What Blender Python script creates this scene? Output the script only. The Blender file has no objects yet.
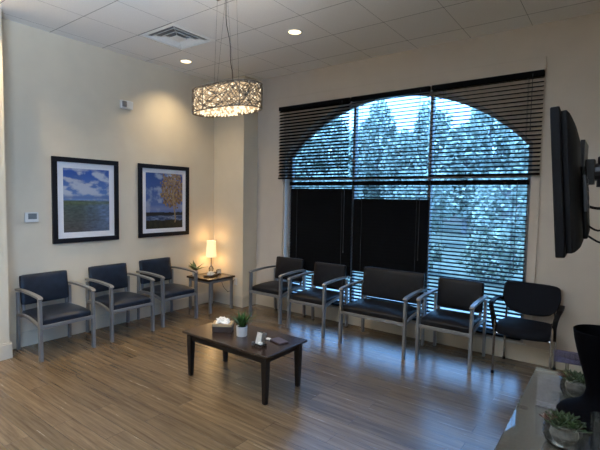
import bpy, bmesh, math, random
from mathutils import Vector, Matrix, noise
random.seed(7)
PI = math.pi
C = bpy.context.scene.collection
V = Vector

# ------------------------------------------------------------------ materials
def base(name):
    m = bpy.data.materials.new(name); m.use_nodes = True
    nt = m.node_tree; nt.nodes.clear()
    o = nt.nodes.new('ShaderNodeOutputMaterial')
    return m, nt, o
def N(nt, t, **kw):
    n = nt.nodes.new(t)
    for k, v in kw.items():
        if k in n.inputs: n.inputs[k].default_value = v
        else: setattr(n, k, v)
    return n
def mat(name, col, rough=.5, metal=0, var=.08, scale=30, bump=0, spec=.5, coat=0, stretch=(1,1,1)):
    m, nt, o = base(name)
    b = N(nt, 'ShaderNodeBsdfPrincipled', Roughness=rough, Metallic=metal)
    b.inputs['Specular IOR Level'].default_value = spec
    b.inputs['Coat Weight'].default_value = coat
    tc = N(nt, 'ShaderNodeTexCoord'); mp = N(nt, 'ShaderNodeMapping'); mp.inputs['Scale'].default_value = stretch
    nz = N(nt, 'ShaderNodeTexNoise', Scale=scale, Detail=4.0)
    nt.links.new(tc.outputs['Object'], mp.inputs[0]); nt.links.new(mp.outputs[0], nz.inputs['Vector'])
    r = N(nt, 'ShaderNodeValToRGB')
    r.color_ramp.elements[0].position = .3; r.color_ramp.elements[1].position = .7
    r.color_ramp.elements[0].color = (*[c*(1-var) for c in col], 1)
    r.color_ramp.elements[1].color = (*[min(1, c*(1+var)) for c in col], 1)
    nt.links.new(nz.outputs['Fac'], r.inputs[0]); nt.links.new(r.outputs[0], b.inputs['Base Color'])
    if bump:
        bp = N(nt, 'ShaderNodeBump', Strength=bump, Distance=.005)
        nt.links.new(nz.outputs['Fac'], bp.inputs['Height']); nt.links.new(bp.outputs[0], b.inputs['Normal'])
    nt.links.new(b.outputs[0], o.inputs[0])
    return m
def emis(name, col, s, mixcol=None):
    m, nt, o = base(name)
    e = N(nt, 'ShaderNodeEmission', Strength=s); e.inputs[0].default_value = (*col, 1)
    d = N(nt, 'ShaderNodeBsdfDiffuse'); d.inputs[0].default_value = (*(mixcol or (.8, .75, .65)), 1)
    nz = N(nt, 'ShaderNodeTexNoise', Scale=60.0)
    a = N(nt, 'ShaderNodeAddShader')
    nt.links.new(nz.outputs['Fac'], d.inputs['Roughness'])
    nt.links.new(e.outputs[0], a.inputs[0]); nt.links.new(d.outputs[0], a.inputs[1]); nt.links.new(a.outputs[0], o.inputs[0])
    return m
def glass(name, tint=(.95, .98, .97), gloss_rough=.01, ior=1.45, tintvar=.0, haze=0, hazecol=(.6,.6,.6)):
    m, nt, o = base(name)
    t = N(nt, 'ShaderNodeBsdfTransparent'); t.inputs[0].default_value = (*tint, 1)
    g = N(nt, 'ShaderNodeBsdfGlossy', Roughness=gloss_rough)
    f = N(nt, 'ShaderNodeFresnel', IOR=ior); mx = N(nt, 'ShaderNodeMixShader')
    nz = N(nt, 'ShaderNodeTexNoise', Scale=8.0)
    bp = N(nt, 'ShaderNodeBump', Strength=.01, Distance=.001)
    nt.links.new(nz.outputs['Fac'], bp.inputs['Height']); nt.links.new(bp.outputs[0], g.inputs['Normal'])
    src = t
    if haze:
        d = N(nt, 'ShaderNodeBsdfDiffuse'); d.inputs[0].default_value = (*hazecol, 1)
        m2 = N(nt, 'ShaderNodeMixShader'); m2.inputs[0].default_value = haze
        nt.links.new(t.outputs[0], m2.inputs[1]); nt.links.new(d.outputs[0], m2.inputs[2]); src = m2
    nt.links.new(f.outputs[0], mx.inputs[0]); nt.links.new(src.outputs[0], mx.inputs[1]); nt.links.new(g.outputs[0], mx.inputs[2])
    nt.links.new(mx.outputs[0], o.inputs[0])
    return m
def floor_mat():
    m, nt, o = base('wood plank floor')
    L = nt.links.new
    tc = N(nt, 'ShaderNodeTexCoord')
    br = N(nt, 'ShaderNodeTexBrick', Scale=1.0, offset=.37, offset_frequency=2)
    br.inputs['Color1'].default_value = (.0, .0, .0, 1); br.inputs['Color2'].default_value = (1, 1, 1, 1)
    br.inputs['Mortar'].default_value = (.5, .5, .5, 1)
    br.inputs['Mortar Size'].default_value = .0012; br.inputs['Brick Width'].default_value = 1.22; br.inputs['Row Height'].default_value = .152
    br.inputs['Bias'].default_value = 0
    L(tc.outputs['Object'], br.inputs['Vector'])
    mp = N(nt, 'ShaderNodeMapping'); mp.inputs['Scale'].default_value = (1.3, 26, 1)
    ad = N(nt, 'ShaderNodeVectorMath', operation='ADD'); ms = N(nt, 'ShaderNodeVectorMath', operation='SCALE'); ms.inputs['Scale'].default_value = 5
    L(br.outputs['Color'], ms.inputs[0]); L(tc.outputs['Object'], mp.inputs[0]); L(mp.outputs[0], ad.inputs[0]); L(ms.outputs[0], ad.inputs[1])
    nz = N(nt, 'ShaderNodeTexNoise', Scale=1.3, Detail=7.0, Roughness=.65, Distortion=.25); L(ad.outputs[0], nz.inputs['Vector'])
    r = N(nt, 'ShaderNodeValToRGB'); e = r.color_ramp.elements
    e[0].position = .34; e[0].color = (.092, .060, .034, 1); e[1].position = .66; e[1].color = (.195, .138, .080, 1)
    k = e.new(.5); k.color = (.145, .100, .057, 1)
    L(nz.outputs['Fac'], r.inputs[0])
    # plank tone
    mr = N(nt, 'ShaderNodeMapRange'); mr.inputs['To Min'].default_value = .82; mr.inputs['To Max'].default_value = 1.15
    L(br.outputs['Color'], mr.inputs['Value'])
    sc = N(nt, 'ShaderNodeVectorMath', operation='SCALE'); L(r.outputs[0], sc.inputs[0]); L(mr.outputs[0], sc.inputs['Scale'])
    mx = N(nt, 'ShaderNodeMix', data_type='RGBA'); mx.inputs[7].default_value = (.05, .035, .025, 1)
    L(br.outputs['Fac'], mx.inputs[0]); L(sc.outputs[0], mx.inputs[6])
    b = N(nt, 'ShaderNodeBsdfPrincipled'); b.inputs['Specular IOR Level'].default_value = .68
    mr2 = N(nt, 'ShaderNodeMapRange'); mr2.inputs['To Min'].default_value = .20; mr2.inputs['To Max'].default_value = .31
    L(nz.outputs['Fac'], mr2.inputs['Value']); L(mr2.outputs[0], b.inputs['Roughness'])
    bp = N(nt, 'ShaderNodeBump', Strength=.12, Distance=.003); L(nz.outputs['Fac'], bp.inputs['Height']); L(bp.outputs[0], b.inputs['Normal'])
    L(mx.outputs[2], b.inputs['Base Color']); L(b.outputs[0], o.inputs[0])
    return m
def attr_mat(name):
    m, nt, o = base(name)
    a = N(nt, 'ShaderNodeVertexColor', layer_name='Col')
    b = N(nt, 'ShaderNodeBsdfPrincipled', Roughness=.35); b.inputs['Coat Weight'].default_value = .25; b.inputs['Coat Roughness'].default_value = .1
    nt.links.new(a.outputs[0], b.inputs['Base Color']); nt.links.new(b.outputs[0], o.inputs[0])
    return m

M = dict(
    floor=floor_mat(),
    wall=mat('cream wall paint', (.67, .59, .455), .75, var=.025, scale=5, bump=.03),
    backwall=mat('greige wall paint', (.58, .515, .445), .75, var=.025, scale=5, bump=.03),
    trim=mat('cream trim paint', (.60, .53, .42), .5, var=.02, scale=8),
    tile=mat('mineral ceiling tile', (.80, .79, .77), .9, var=.06, scale=160, bump=.25),
    grid=mat('ceiling grid', (.17, .17, .17), .6),
    white=mat('white plastic', (.72, .72, .70), .4, var=.03),
    ventw=mat('vent metal', (.80, .80, .77), .4, var=.05),
    dark=mat('dark void', (.015, .015, .015), .8),
    slat=mat('black blind slat', (.004, .005, .007), .75, spec=.06, var=.15, scale=40, stretch=(.2, 4, 4)),
    cord=mat('blind cord', (.05, .06, .075), .7),
    bronze=mat('aluminium window frame', (.30, .31, .32), .4, metal=.3),
    jamb=mat('window reveal paint', (.55, .55, .52), .6, var=.03),
    chair=mat('satin grey metal', (.27, .275, .285), .38, metal=.55, var=.04),
    navy=mat('navy vinyl', (.012, .018, .031), .38, spec=.35, var=.25, scale=14, bump=.25),
    blackv=mat('black vinyl', (.010, .011, .015), .42, spec=.25, var=.2, scale=14, bump=.2),
    blackf=mat('black fabric', (.009, .011, .017), .8, spec=.15, var=.3, scale=200, bump=.3),
    blackp=mat('black plastic', (.004, .004, .005), .6, spec=.12, var=.1),
    chrome=mat('chrome', (.5, .5, .52), .2, metal=1, var=.03),
    espresso=mat('espresso wood', (.010, .007, .006), .4, spec=.3, var=.35, scale=9, stretch=(1, 14, 14)),
    espresso_top=mat('espresso table top', (.03, .017, .012), .26, var=.3, scale=7, stretch=(1, 14, 14), coat=.1),
    frame=mat('black picture frame', (.007, .007, .010), .45, spec=.25, var=.1),
    matb=mat('white mat board', (.74, .74, .76), .8, var=.02),
    art=attr_mat('printed picture'),
    pot=mat('white ceramic', (.70, .69, .67), .35, var=.03),
    soil=mat('soil', (.03, .02, .015), .95, var=.4, scale=90),
    leaf=mat('green leaf', (.028, .085, .014), .5, var=.35, scale=25),
    leafd=mat('dusty green leaf', (.11, .15, .07), .5, var=.35, scale=25),
    leafr=mat('red tipped leaf', (.09, .035, .022), .5, var=.5, scale=30),
    succ=mat('succulent leaf', (.024, .046, .012), .5, var=.6, scale=30),
    stone=mat('pebbles', (.15, .12, .10), .8, var=.4, scale=60),
    tissue=mat('tissue paper', (.82, .80, .75), .9, var=.03),
    boxwood=mat('tan wood band', (.42, .30, .16), .5, var=.15, scale=12, stretch=(1, 10, 10)),
    darkbox=mat('dark brown box', (.05, .03, .02), .4, var=.2),
    glass=glass('window glass', ior=1.2),
    tglass=glass('table top glass', (.80, .84, .80), .0, 1.5, haze=.2, hazecol=(.50,.46,.38)),
    clear=glass('clear glass', (.82, .84, .83), .02, 1.45, haze=.06, hazecol=(.5,.5,.48)),
    acryl=glass('clear acrylic', (.94, .94, .96), .02, 1.45, haze=.10, hazecol=(.62,.62,.66)),
    card=mat('printed cards', (.55, .54, .50), .6, var=.15, scale=50),
    phone=mat('dark booklet', (.07, .055, .07), .4, var=.2),
    lampshade=emis('lit lamp shade', (1, .72, .36), .42, (.5, .42, .3)),
    bulb=emis('bulb glow', (1, .78, .45), 9),
    canlight=emis('downlight lens', (1, .78, .42), 1.3),
    wire=mat('tarnished silver wire', (.17, .13, .09), .5, metal=.2, var=.3),
    crystal=emis('lit crystal lining', (1, .70, .40), .26, (.12, .09, .06)),
    crystal2=emis('lit crystal bead', (1, .78, .50), .62, (.20, .17, .13)),
    screen=mat('tv screen', (.006, .006, .008), .12, var=.1),
    metal=mat('dark metal', (.03, .03, .033), .4, metal=.6),
    vase=mat('black ceramic glaze', (.002, .002, .003), .75, var=.1, spec=.03),
    stonetop=mat('console cabinet wood', (.18, .14, .10), .5, var=.2, scale=8, stretch=(1, 8, 1)),
    concrete=mat('concrete walk', (.30, .30, .28), .9, var=.12, scale=3),
    grass=mat('lawn', (.16, .175, .13), .95, var=.4, scale=6),
    hedge=mat('hedge leaves', (.30, .33, .25), .8, var=.6, scale=3),
    crown=mat('tree leaves', (.42, .465, .39), .8, var=.35, scale=2),
    bark=mat('bark', (.30, .28, .27), .9, var=.3, scale=8),
    stucco=mat('pale stucco', (.32, .31, .30), .9, var=.1, scale=2),
    roof=mat('roof shingle', (.12, .11, .11), .9, var=.3, scale=10),
)

# ------------------------------------------------------------------ helpers
def mk(name, bm, m, parent=None, smooth=False, loc=None, label=None):
    bmesh.ops.recalc_face_normals(bm, faces=bm.faces)
    me = bpy.data.meshes.new(name); bm.to_mesh(me); bm.free()
    for mm in (m if isinstance(m, (list, tuple)) else [m]): me.materials.append(mm)
    if smooth:
        for p in me.polygons: p.use_smooth = True
        try: me.set_sharp_from_angle(angle=math.radians(40))
        except Exception: pass
    o = bpy.data.objects.new(name, me); C.objects.link(o)
    if parent: o.parent = parent
    if loc: o.location = loc
    if label: o['label'] = label
    return o
def tag(o, label, cat, group=None, kind=None):
    o['label'] = label; o['category'] = cat
    if group: o['group'] = group
    if kind: o['kind'] = kind
    return o
def thing(name, label, cat, loc=(0, 0, 0), rz=0, group=None):
    o = bpy.data.objects.new(name, None); C.objects.link(o); o.empty_display_size = .1
    o.location = loc; o.rotation_euler = (0, 0, rz)
    return tag(o, label, cat, group)
def struct(name, bm, m, smooth=False):
    o = mk(name, bm, m, smooth=smooth); o['kind'] = 'structure'; return o
def dup(root, loc, rz, label, group=None):
    r = root.copy(); C.objects.link(r); r.location = loc; r.rotation_euler = (0, 0, rz); r['label'] = label
    if group: r['group'] = group
    for ch in [c for c in root.children]:
        c = ch.copy(); C.objects.link(c); c.parent = r
        for g in [g for g in ch.children]:
            d = g.copy(); C.objects.link(d); d.parent = c
    return r
def BM(): return bmesh.new()
def box(bm, x0, x1, y0, y1, z0, z1, rot=None, bev=0, mi=0):
    c = V(((x0+x1)/2, (y0+y1)/2, (z0+z1)/2))
    g = bmesh.ops.create_cube(bm, size=1, matrix=Matrix.Diagonal((x1-x0, y1-y0, z1-z0, 1)))
    vs = g['verts']
    fs = set(f for v in vs for f in v.link_faces)
    for f in fs: f.material_index = mi
    T = Matrix.Translation(c) @ (rot.to_4x4() if rot else Matrix.Identity(4))
    for v in vs: v.co = T @ v.co
    if bev:
        es = list(set(e for v in vs for e in v.link_edges))
        bmesh.ops.bevel(bm, geom=es, offset=bev, segments=2, affect='EDGES', profile=.5)
def rbox(bm, c, s, r, cuts=10, fn=None, rot=None):
    """rounded cushion; fn(p, n) bends the local point (p in -1..1 units given by n)"""
    t = BM()
    bmesh.ops.create_cube(t, size=2)
    bmesh.ops.subdivide_edges(t, edges=t.edges[:], cuts=cuts, use_grid_fill=True)
    h = V(s)/2
    for v in t.verts:
        n = v.co.copy()
        # squeeze samples towards the edges so that the rounding is smooth
        n2 = V([math.copysign(abs(a)**.8, a) for a in n])
        p = V((n2.x*h.x, n2.y*h.y, n2.z*h.z))
        inn = V([max(-(h[i]-r), min(h[i]-r, p[i])) for i in range(3)])
        d = p-inn
        if d.length > 1e-9: p = inn + d.normalized()*r
        if fn: p = fn(p, n2)
        if rot: p = rot @ p
        v.co = p + V(c)
    off = len(bm.verts)
    mp = {}
    for v in t.verts: mp[v] = bm.verts.new(v.co)
    for f in t.faces: bm.faces.new([mp[v] for v in f.verts])
    t.free()
def tube(bm, pts, r, seg=8, cap=True):
    pts = [V(p) for p in pts]; n = len(pts)
    rs = r if isinstance(r, (list, tuple)) else [r]*n
    rings = []; up = V((0, 0, 1)); last = None
    for i, p in enumerate(pts):
        d = (pts[min(i+1, n-1)] - pts[max(i-1, 0)]).normalized()
        if last is None:
            a = d.cross(up)
            if a.length < .1: a = d.cross(V((1, 0, 0)))
        else: a = last - d*last.dot(d)
        a.normalize(); b = d.cross(a); last = a
        rings.append([bm.verts.new(p + (a*math.cos(2*PI*k/seg) + b*math.sin(2*PI*k/seg))*rs[i]) for k in range(seg)])
    for i in range(n-1):
        for k in range(seg):
            bm.faces.new((rings[i][k], rings[i][(k+1) % seg], rings[i+1][(k+1) % seg], rings[i+1][k]))
    if cap: bm.faces.new(rings[0]); bm.faces.new(rings[-1])
def bar(bm, pts, side, w, t):
    """flat bar along pts; side = width direction, w width, t thickness"""
    pts = [V(p) for p in pts]; n = len(pts); s = V(side).normalized(); rings = []
    for i, p in enumerate(pts):
        d = (pts[min(i+1, n-1)] - pts[max(i-1, 0)]).normalized()
        nn = d.cross(s).normalized()
        rings.append([bm.verts.new(p + s*a*w/2 + nn*b*t/2) for a, b in ((-1, -1), (1, -1), (1, 1), (-1, 1))])
    for i in range(n-1):
        for k in range(4): bm.faces.new((rings[i][k], rings[i][(k+1) % 4], rings[i+1][(k+1) % 4], rings[i+1][k]))
    bm.faces.new(rings[0]); bm.faces.new(rings[-1])
def lathe(bm, prof, seg=32, c=(0, 0, 0), sx=1, sy=1, closed=False):
    rings = []
    for r, z in prof:
        rings.append([bm.verts.new((c[0]+sx*r*math.cos(2*PI*k/seg), c[1]+sy*r*math.sin(2*PI*k/seg), c[2]+z)) for k in range(seg)])
    for i in range(len(rings)-1 if not closed else len(rings)):
        a, b = rings[i], rings[(i+1) % len(rings)]
        for k in range(seg): bm.faces.new((a[k], a[(k+1) % seg], b[(k+1) % seg], b[k]))
    if not closed:
        if prof[0][0] > 1e-5: bm.faces.new(rings[0])
        if prof[-1][0] > 1e-5: bm.faces.new(rings[-1])
    bmesh.ops.remove_doubles(bm, verts=bm.verts, dist=1e-6)
def arc(p0, p1, bulge, n=8):
    p0 = V(p0); p1 = V(p1); b = V(bulge)
    return [p0.lerp(p1, i/n) + b*math.sin(PI*i/n) for i in range(n+1)]
def blade(bm, base_, dirv, length, width, droop, n=6, twist=0, thick=.0012):
    """leaf with thickness"""
    d = V(dirv).normalized(); side = d.cross(V((0, 0, 1)))
    if side.length < .05: side = V((1, 0, 0))
    side.normalize()
    rows = []
    for i in range(n+1):
        t = i/n
        p = V(base_) + d*length*t + V((0, 0, -1))*droop*t*t
        w = width*(.35+.65*math.sin(PI*min(1, t*1.15+.12)))*(1 if t < .99 else .05)*(1-t**4)
        up = side.cross(d).normalized()
        rows.append([bm.verts.new(p - side*w/2 + up*w*.15), bm.verts.new(p - up*thick), bm.verts.new(p + side*w/2 + up*w*.15), bm.verts.new(p + up*thick)])
    for i in range(n):
        a, b = rows[i], rows[i+1]
        for k in range(4): bm.faces.new((a[k], a[(k+1) % 4], b[(k+1) % 4], b[k]))
    bm.faces.new(rows[0]); bm.faces.new(rows[-1])

# ------------------------------------------------------------------ room shell
H = 3.489; RX = 5.55; RY = -8.6
TX0 = .15; TY0 = -.317; T = .608
XJ, YJ = .27, -3.31            # near pilaster of the left wall
BX, BY = .646, -.309           # corner bump
OX0, OX1, OZ0, OZS = 1.20, 4.462, .20, 2.30   # window opening
CXa, CZa, RR = 2.83, .904, 2.146

bm = BM(); box(bm, -.2, RX+.2, RY-.2, .25, -.12, 0); struct('floor', bm, M['floor'])

lights_xy = [(.455, -1.228), (2.285, -1.228), (4.115, -1.228), (.455, -3.66), (2.285, -3.66), (4.115, -3.66), (.455, -6.1), (2.285, -6.1), (4.115, -6.1)]
vent_xy = (1.069, -1.832)
bm = BM()
x = TX0 - T
while x < RX:
    y = .0 + (TY0+T)
    while y > RY:
        a0, a1 = max(x, -.02), min(x+T, RX+.02); b0, b1 = max(y-T, RY-.02), min(y, .02)
        cx_, cy_ = x+T/2, y-T/2
        if a1-a0 > .02 and b1-b0 > .02:
            if abs(cx_-vent_xy[0]) < .1 and abs(cy_-vent_xy[1]) < .1: pass
            else: box(bm, a0+.001, a1-.001, b0+.002, b1-.002, H, H+.018)
        y -= T
    x += T
box(bm, -.2, RX+.2, RY-.2, .25, H+.0175, H+.16, mi=1)
xx = TX0 - T
while xx < RX:
    if xx > 0: box(bm, xx-.0018, xx+.0018, RY, 0, H-.0003, H+.012, mi=1)
    xx += T
yy = TY0
while yy > RY:
    box(bm, 0, RX, yy-.003, yy+.003, H-.0005, H+.012, mi=1); yy -= T
struct('ceiling', bm, [M['tile'], M['grid']])

bm = BM(); box(bm, -.2, 0, RY, .25, 0, H+.005); struct('wall_left', bm, M['wall'])
bm = BM(); box(bm, 0, XJ, RY, YJ, 0, H+.005); struct('wall_pilaster', bm, M['wall'])
bm = BM(); box(bm, 0, BX, BY, 0, 0, H+.005); struct('wall_corner', bm, M['wall'])
WY0, WY1, WZ0, WZ1 = -7.3, -4.9, .5, 2.9
bm = BM(); box(bm, RX, RX+.2, RY, WY0, 0, H+.005); box(bm, RX, RX+.2, WY1, .25, 0, H+.005); box(bm, RX, RX+.2, WY0, WY1, 0, WZ0); box(bm, RX, RX+.2, WY0, WY1, WZ1, H+.005); struct('wall_right', bm, M['wall'])
bm = BM(); box(bm, 0, RX, RY-.2, RY, 0, H+.005); struct('wall_front', bm, M['wall'])
bm = BM()
def archz(x):
    return CZa + math.sqrt(max(RR*RR-(x-CXa)**2, 0))
box(bm, BX, OX0, 0, .2, 0, H+.005); box(bm, OX1, RX, 0, .2, 0, H+.005); box(bm, OX0, OX1, 0, .2, 0, OZ0)
n = 32
for i in range(n):
    xa = OX0+(OX1-OX0)*i/n; xb = OX0+(OX1-OX0)*(i+1)/n
    za, zb = max(OZS, archz(xa)), max(OZS, archz(xb))
    vs = [bm.verts.new(p) for p in [(xa, 0, za), (xb, 0, zb), (xb, 0, H+.005), (xa, 0, H+.005), (xa, .2, za), (xb, .2, zb), (xb, .2, H+.005), (xa, .2, H+.005)]]
    for f in ((0, 1, 2, 3), (4, 5, 6, 7), (0, 1, 5, 4)): bm.faces.new([vs[k] for k in f])
bmesh.ops.remove_doubles(bm, verts=bm.verts, dist=1e-5)
struct('wall_back', bm, M['backwall'])

# casing round the window
bm = BM(); box(bm, .93, 4.548, -.018, -.001, 3.02, 3.155, bev=.003); box(bm, 4.466, 4.548, -.018, -.001, .19, 3.02, bev=.003); box(bm, .93, 1.18, -.018, -.001, .19, 3.02, bev=.003)
struct('trim_1', bm, M['backwall'])
bm = BM(); box(bm, OX0-.03, OX1+.03, -.03, .10, OZ0-.02, OZ0-.001, bev=.003); struct('trim_2', bm, M['jamb'])
# baseboards
def baseboard(name, x0, x1, y0, y1):
    bm = BM(); box(bm, x0, x1, y0, y1, 0.001, .15)
    dx, dy = (x1-x0), (y1-y0)
    if dx < dy: box(bm, x0+.0, x1-.008 if x0 < 1 else x1, y0+.0, y1, .15, .165) 
    else: box(bm, x0, x1, y0+.008, y1, .15, .165)
    struct(name, bm, M['trim'])
baseboard('baseboard_left', .001, .018, YJ+.018, BY-.018)
baseboard('baseboard_corner', .001, BX+.018, BY-.018, BY-.001)
baseboard('baseboard_alcove', BX+.001, BX+.018, BY, -.018)
baseboard('baseboard_back', BX+.001, RX-.001, -.018, -.001)
baseboard('baseboard_pilaster', XJ+.001, XJ+.018, RY, YJ+.018)
baseboard('baseboard_return', .001, XJ, YJ+.001, YJ+.018)
baseboard('baseboard_right', RX-.018, RX-.001, RY, -.02)

# window frame + panes
wn = bpy.data.objects.new('window_1', None); C.objects.link(wn); wn['kind'] = 'structure'
bm = BM()
fy0, fy1 = .11, .17
box(bm, OX0+.001, OX0+.05, fy0, fy1, OZ0+.001, OZS); box(bm, OX1-.05, OX1-.001, fy0, fy1, OZ0+.001, OZS)
box(bm, OX0+.05, OX1-.05, fy0, fy1, OZ0+.001, OZ0+.06); box(bm, OX0+.05, OX1-.05, fy0, fy1, 1.95, 1.985)
for mx in (2.30, 3.35): box(bm, mx-.018, mx+.018, fy0-.004, fy1+.004, OZ0+.06, archz(mx)-.01)
pts = []
for i in range(n+1):
    xx = OX0+.03+(OX1-OX0-.06)*i/n; pts.append((xx, (fy0+fy1)/2, max(OZS, archz(xx))-.03))
bar(bm, pts, (0, 1, 0), fy1-fy0, .05)
mk('window_frame', bm, M['bronze'], wn)
bm = BM()
vs = [bm.verts.new((OX0+.01, .14, OZ0+.01)), bm.verts.new((OX1-.01, .14, OZ0+.01))]
for i in range(n, -1, -1):
    xx = OX0+.01+(OX1-OX0-.02)*i/n; vs.append(bm.verts.new((xx, .14, max(OZS, archz(xx))-.012)))
f = bm.faces.new(vs)
r = bmesh.ops.extrude_face_region(bm, geom=[f])
for v in [g for g in r['geom'] if isinstance(g, bmesh.types.BMVert)]: v.co.y += .006
mk('window_pane', bm, M['glass'], wn)

# unseen window added in the right wall behind the viewer, to daylight the ceiling
wn = bpy.data.objects.new('added_window_2', None); C.objects.link(wn); wn['kind'] = 'structure'
bm = BM(); xa, xb = RX+.09, RX+.15
box(bm, xa, xb, WY0, WY0+.06, WZ0, WZ1); box(bm, xa, xb, WY1-.06, WY1, WZ0, WZ1); box(bm, xa, xb, WY0+.06, WY1-.06, WZ0, WZ0+.06); box(bm, xa, xb, WY0+.06, WY1-.06, WZ1-.06, WZ1)
box(bm, xa, xb, (WY0+WY1)/2-.03, (WY0+WY1)/2+.03, WZ0+.06, WZ1-.06); mk('window_frame', bm, M['bronze'], wn)
bm = BM(); box(bm, RX+.115, RX+.121, WY0+.05, WY1-.05, WZ0+.05, WZ1-.05); mk('window_pane', bm, M['glass'], wn)

# ------------------------------------------------------------------ blinds
def blind(label, x0, x1, z0, z1, y, tilt, pitch=.044, head=.055, w=.05, top_rail=True, group=None):
    t = thing('venetian_blind', label, 'blind', ((x0+x1)/2, y, z0), 0, group)
    W = (x1-x0)/2; Hh = z1-z0
    bm = BM(); box(bm, -W, W, -.028, .028, Hh-head, Hh, bev=.003); mk('headrail', bm, M['slat'], t)
    bm = BM(); box(bm, -W, W, -.025, .025, 0, .022, bev=.004); mk('bottom_rail', bm, M['slat'], t)
    bm = BM(); z = .022+pitch*.7; zs = []
    while z < Hh-head-.012:
        a = math.radians(tilt(z+z0)); c_, s_ = math.cos(a), math.sin(a)
        prof = [(-w/2, 0), (0, .0035), (w/2, 0), (0, .0005)]
        jit = random.uniform(-.0012, .0012)
        ring = [[bm.verts.new((sx*W, p*c_ - q*s_*1, z + jit*sx + p*s_*-1 + q*c_)) for p, q in prof] for sx in (-1, 1)]
        for k in range(4): bm.faces.new((ring[0][k], ring[0][(k+1) % 4], ring[1][(k+1) % 4], ring[1][k]))
        bm.faces.new(ring[0]); bm.faces.new(ring[1]); zs.append(z); z += pitch
    mk('slats', bm, M['slat'], t)
    for xc in (-W+.16, W-.16) if W < .4 else (-W+.14, W-.14):
        bm = BM()
        for yy in (-.0285, .0285): tube(bm, [(xc, yy, .01), (xc, yy, Hh-head)], .0016, 5)
        mk('ladder_cord', bm, M['cord'], t)
    bm = BM(); tube(bm, [(W-.1, -.034, Hh-.03), (W-.1, -.036, Hh*.45)], .003, 6); lathe(bm, [(.0, -.03), (.006, -.025), (.006, 0), (.002, .008)], 8, (W-.1, -.036, Hh*.45)); mk('tilt_wand', bm, M['cord'], t)
    return t
# tilt>0 : inner (room) edge higher
UP = lambda z: -26
def tl(lo, hi, open_=-14):
    def f(z):
        if z < lo: return open_
        if z > hi: return -22
        return -72
    return f
g1 = 'black slatted blinds over the arched window top'; g2 = 'black slatted blinds on the lower window'
blind('upper black venetian blind at the left, dark corner above arched window edge', 1.127, 2.312, 1.965, 3.01, -.055, lambda z: -38, group=g1)
blind('upper black venetian blind in the middle under the crown of the arch', 2.342, 3.376, 1.955, 3.01, -.055, UP, group=g1)
blind('upper black venetian blind at the right, beside the television', 3.406, 4.544, 1.965, 3.01, -.055, UP, group=g1)
blind('lower black venetian blind at the left, closed dark behind the leftmost window chairs', 1.285, 2.325, OZ0+.01, 1.925, .035, tl(.63, 1.83), group=g2)
blind('lower black venetian blind in the middle, closed dark behind the wide chair', 2.350, 3.378, OZ0+.01, 1.925, .035, tl(.72, 1.70), group=g2)
blind('lower black venetian blind at the right with open slats letting daylight in', 3.398, 4.435, OZ0+.01, 1.925, .035, lambda z: -14, group=g2)

# ------------------------------------------------------------------ guest chairs
def guest_chair(name, label, S, vinyl, group, dz=.012, bh=.325, bw=-.045):
    """front towards -y, S = spacing of the leg centres"""
    t = thing(name, label, 'chair', (0, 0, 0), 0, group)
    h = S/2; yf, yr = -.27, .27
    for s in (-1, 1):
        bm = BM(); bar(bm, [(s*h, yf, 0), (s*h, yf+.004, .32), (s*h, yf+.010, .625)], (0, 1, 0), .044, .028)
        mk('leg', bm, M['chair'], t)
        bm = BM(); bar(bm, [(s*h, yr+.015, 0), (s*h, yr, .32), (s*h, yr, .628)], (0, 1, 0), .040, .026)
        mk('leg', bm, M['chair'], t)
        bm = BM()
        p = [(s*h, yf-.012, .628), (s*h, yf+.0, .640), (s*h, yf+.03, .648)] + [(s*h, yf+.03+(yr-yf-.01)*k/8, .648+.016*math.sin(PI*k/8*.8)) for k in range(1, 9)]
        bar(bm, p, (1, 0, 0), .044, .022); mk('armrest', bm, M['chair'], t)
        bm = BM(); bar(bm, arc((s*h, yf+.02, .335+dz), (s*h, yr-.01, .375+dz), (0, 0, .03), 8), (1, 0, 0), .024, .028); mk('side_rail', bm, M['chair'], t)
    bm = BM(); box(bm, -h+.012, h-.012, yf-.012, yf+.014, .315+dz, .352+dz, bev=.004); box(bm, -h+.012, h-.012, yr-.03, yr-.006, .34+dz, .37+dz, bev=.004)
    for xx in (-h*.6, h*.6): box(bm, xx-.015, xx+.015, yf, yr-.01, .33+dz, .349+dz)
    mk('seat_frame', bm, M['chair'], t)
    def crown(p, n):
        q = p.copy()
        if n.z > 0: q.z += .030*(1-n.x**2)*(1-abs(n.y)**3) + .0
        q.z -= .012*max(0, -n.y)**3
        return q
    bm = BM(); rbox(bm, (0, -.02, .388+dz), (S-.035, .50, .075), .026, 9, crown)
    mk('seat', bm, vinyl, t, True)
    for s in (-1, 1):
        bm = BM(); bar(bm, [(s*(h-.045), yr-.025, .35+dz), (s*(h-.045), yr-.015, .55), (s*(h-.045), yr+.02, .72)], (1, 0, 0), .028, .018); mk('back_post', bm, M['chair'], t)
    def curve(p, n):
        q = p.copy()
        q.y += -.012*(1-n.x**2)*(1 if n.y < 0 else 0)*(1-n.z**2) 
        return q
    bm = BM(); rbox(bm, (0, yr-.004, .645+(bh-.325)*.45), (S+bw, .055, bh), .02, 9, curve, Matrix.Rotation(-math.radians(7), 3, 'X'))
    mk('backrest', bm, vinyl, t, True)
    return t
gL = 'navy waiting chairs along the picture wall'; gW = 'black waiting chairs in front of the window'
c1 = guest_chair('waiting_chair', 'navy vinyl waiting chair with grey arms, farthest left, below the framed sky picture', .54, M['navy'], gL)
c1.location = (.345, -2.885, 0); c1.rotation_euler = (0, 0, PI/2)
dup(c1, (.333, -2.125, 0), PI/2, 'middle of the three navy vinyl chairs on the picture wall')
dup(c1, (.305, -1.415, 0), PI/2, 'navy vinyl chair beside the end table, below the autumn tree picture')
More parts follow.
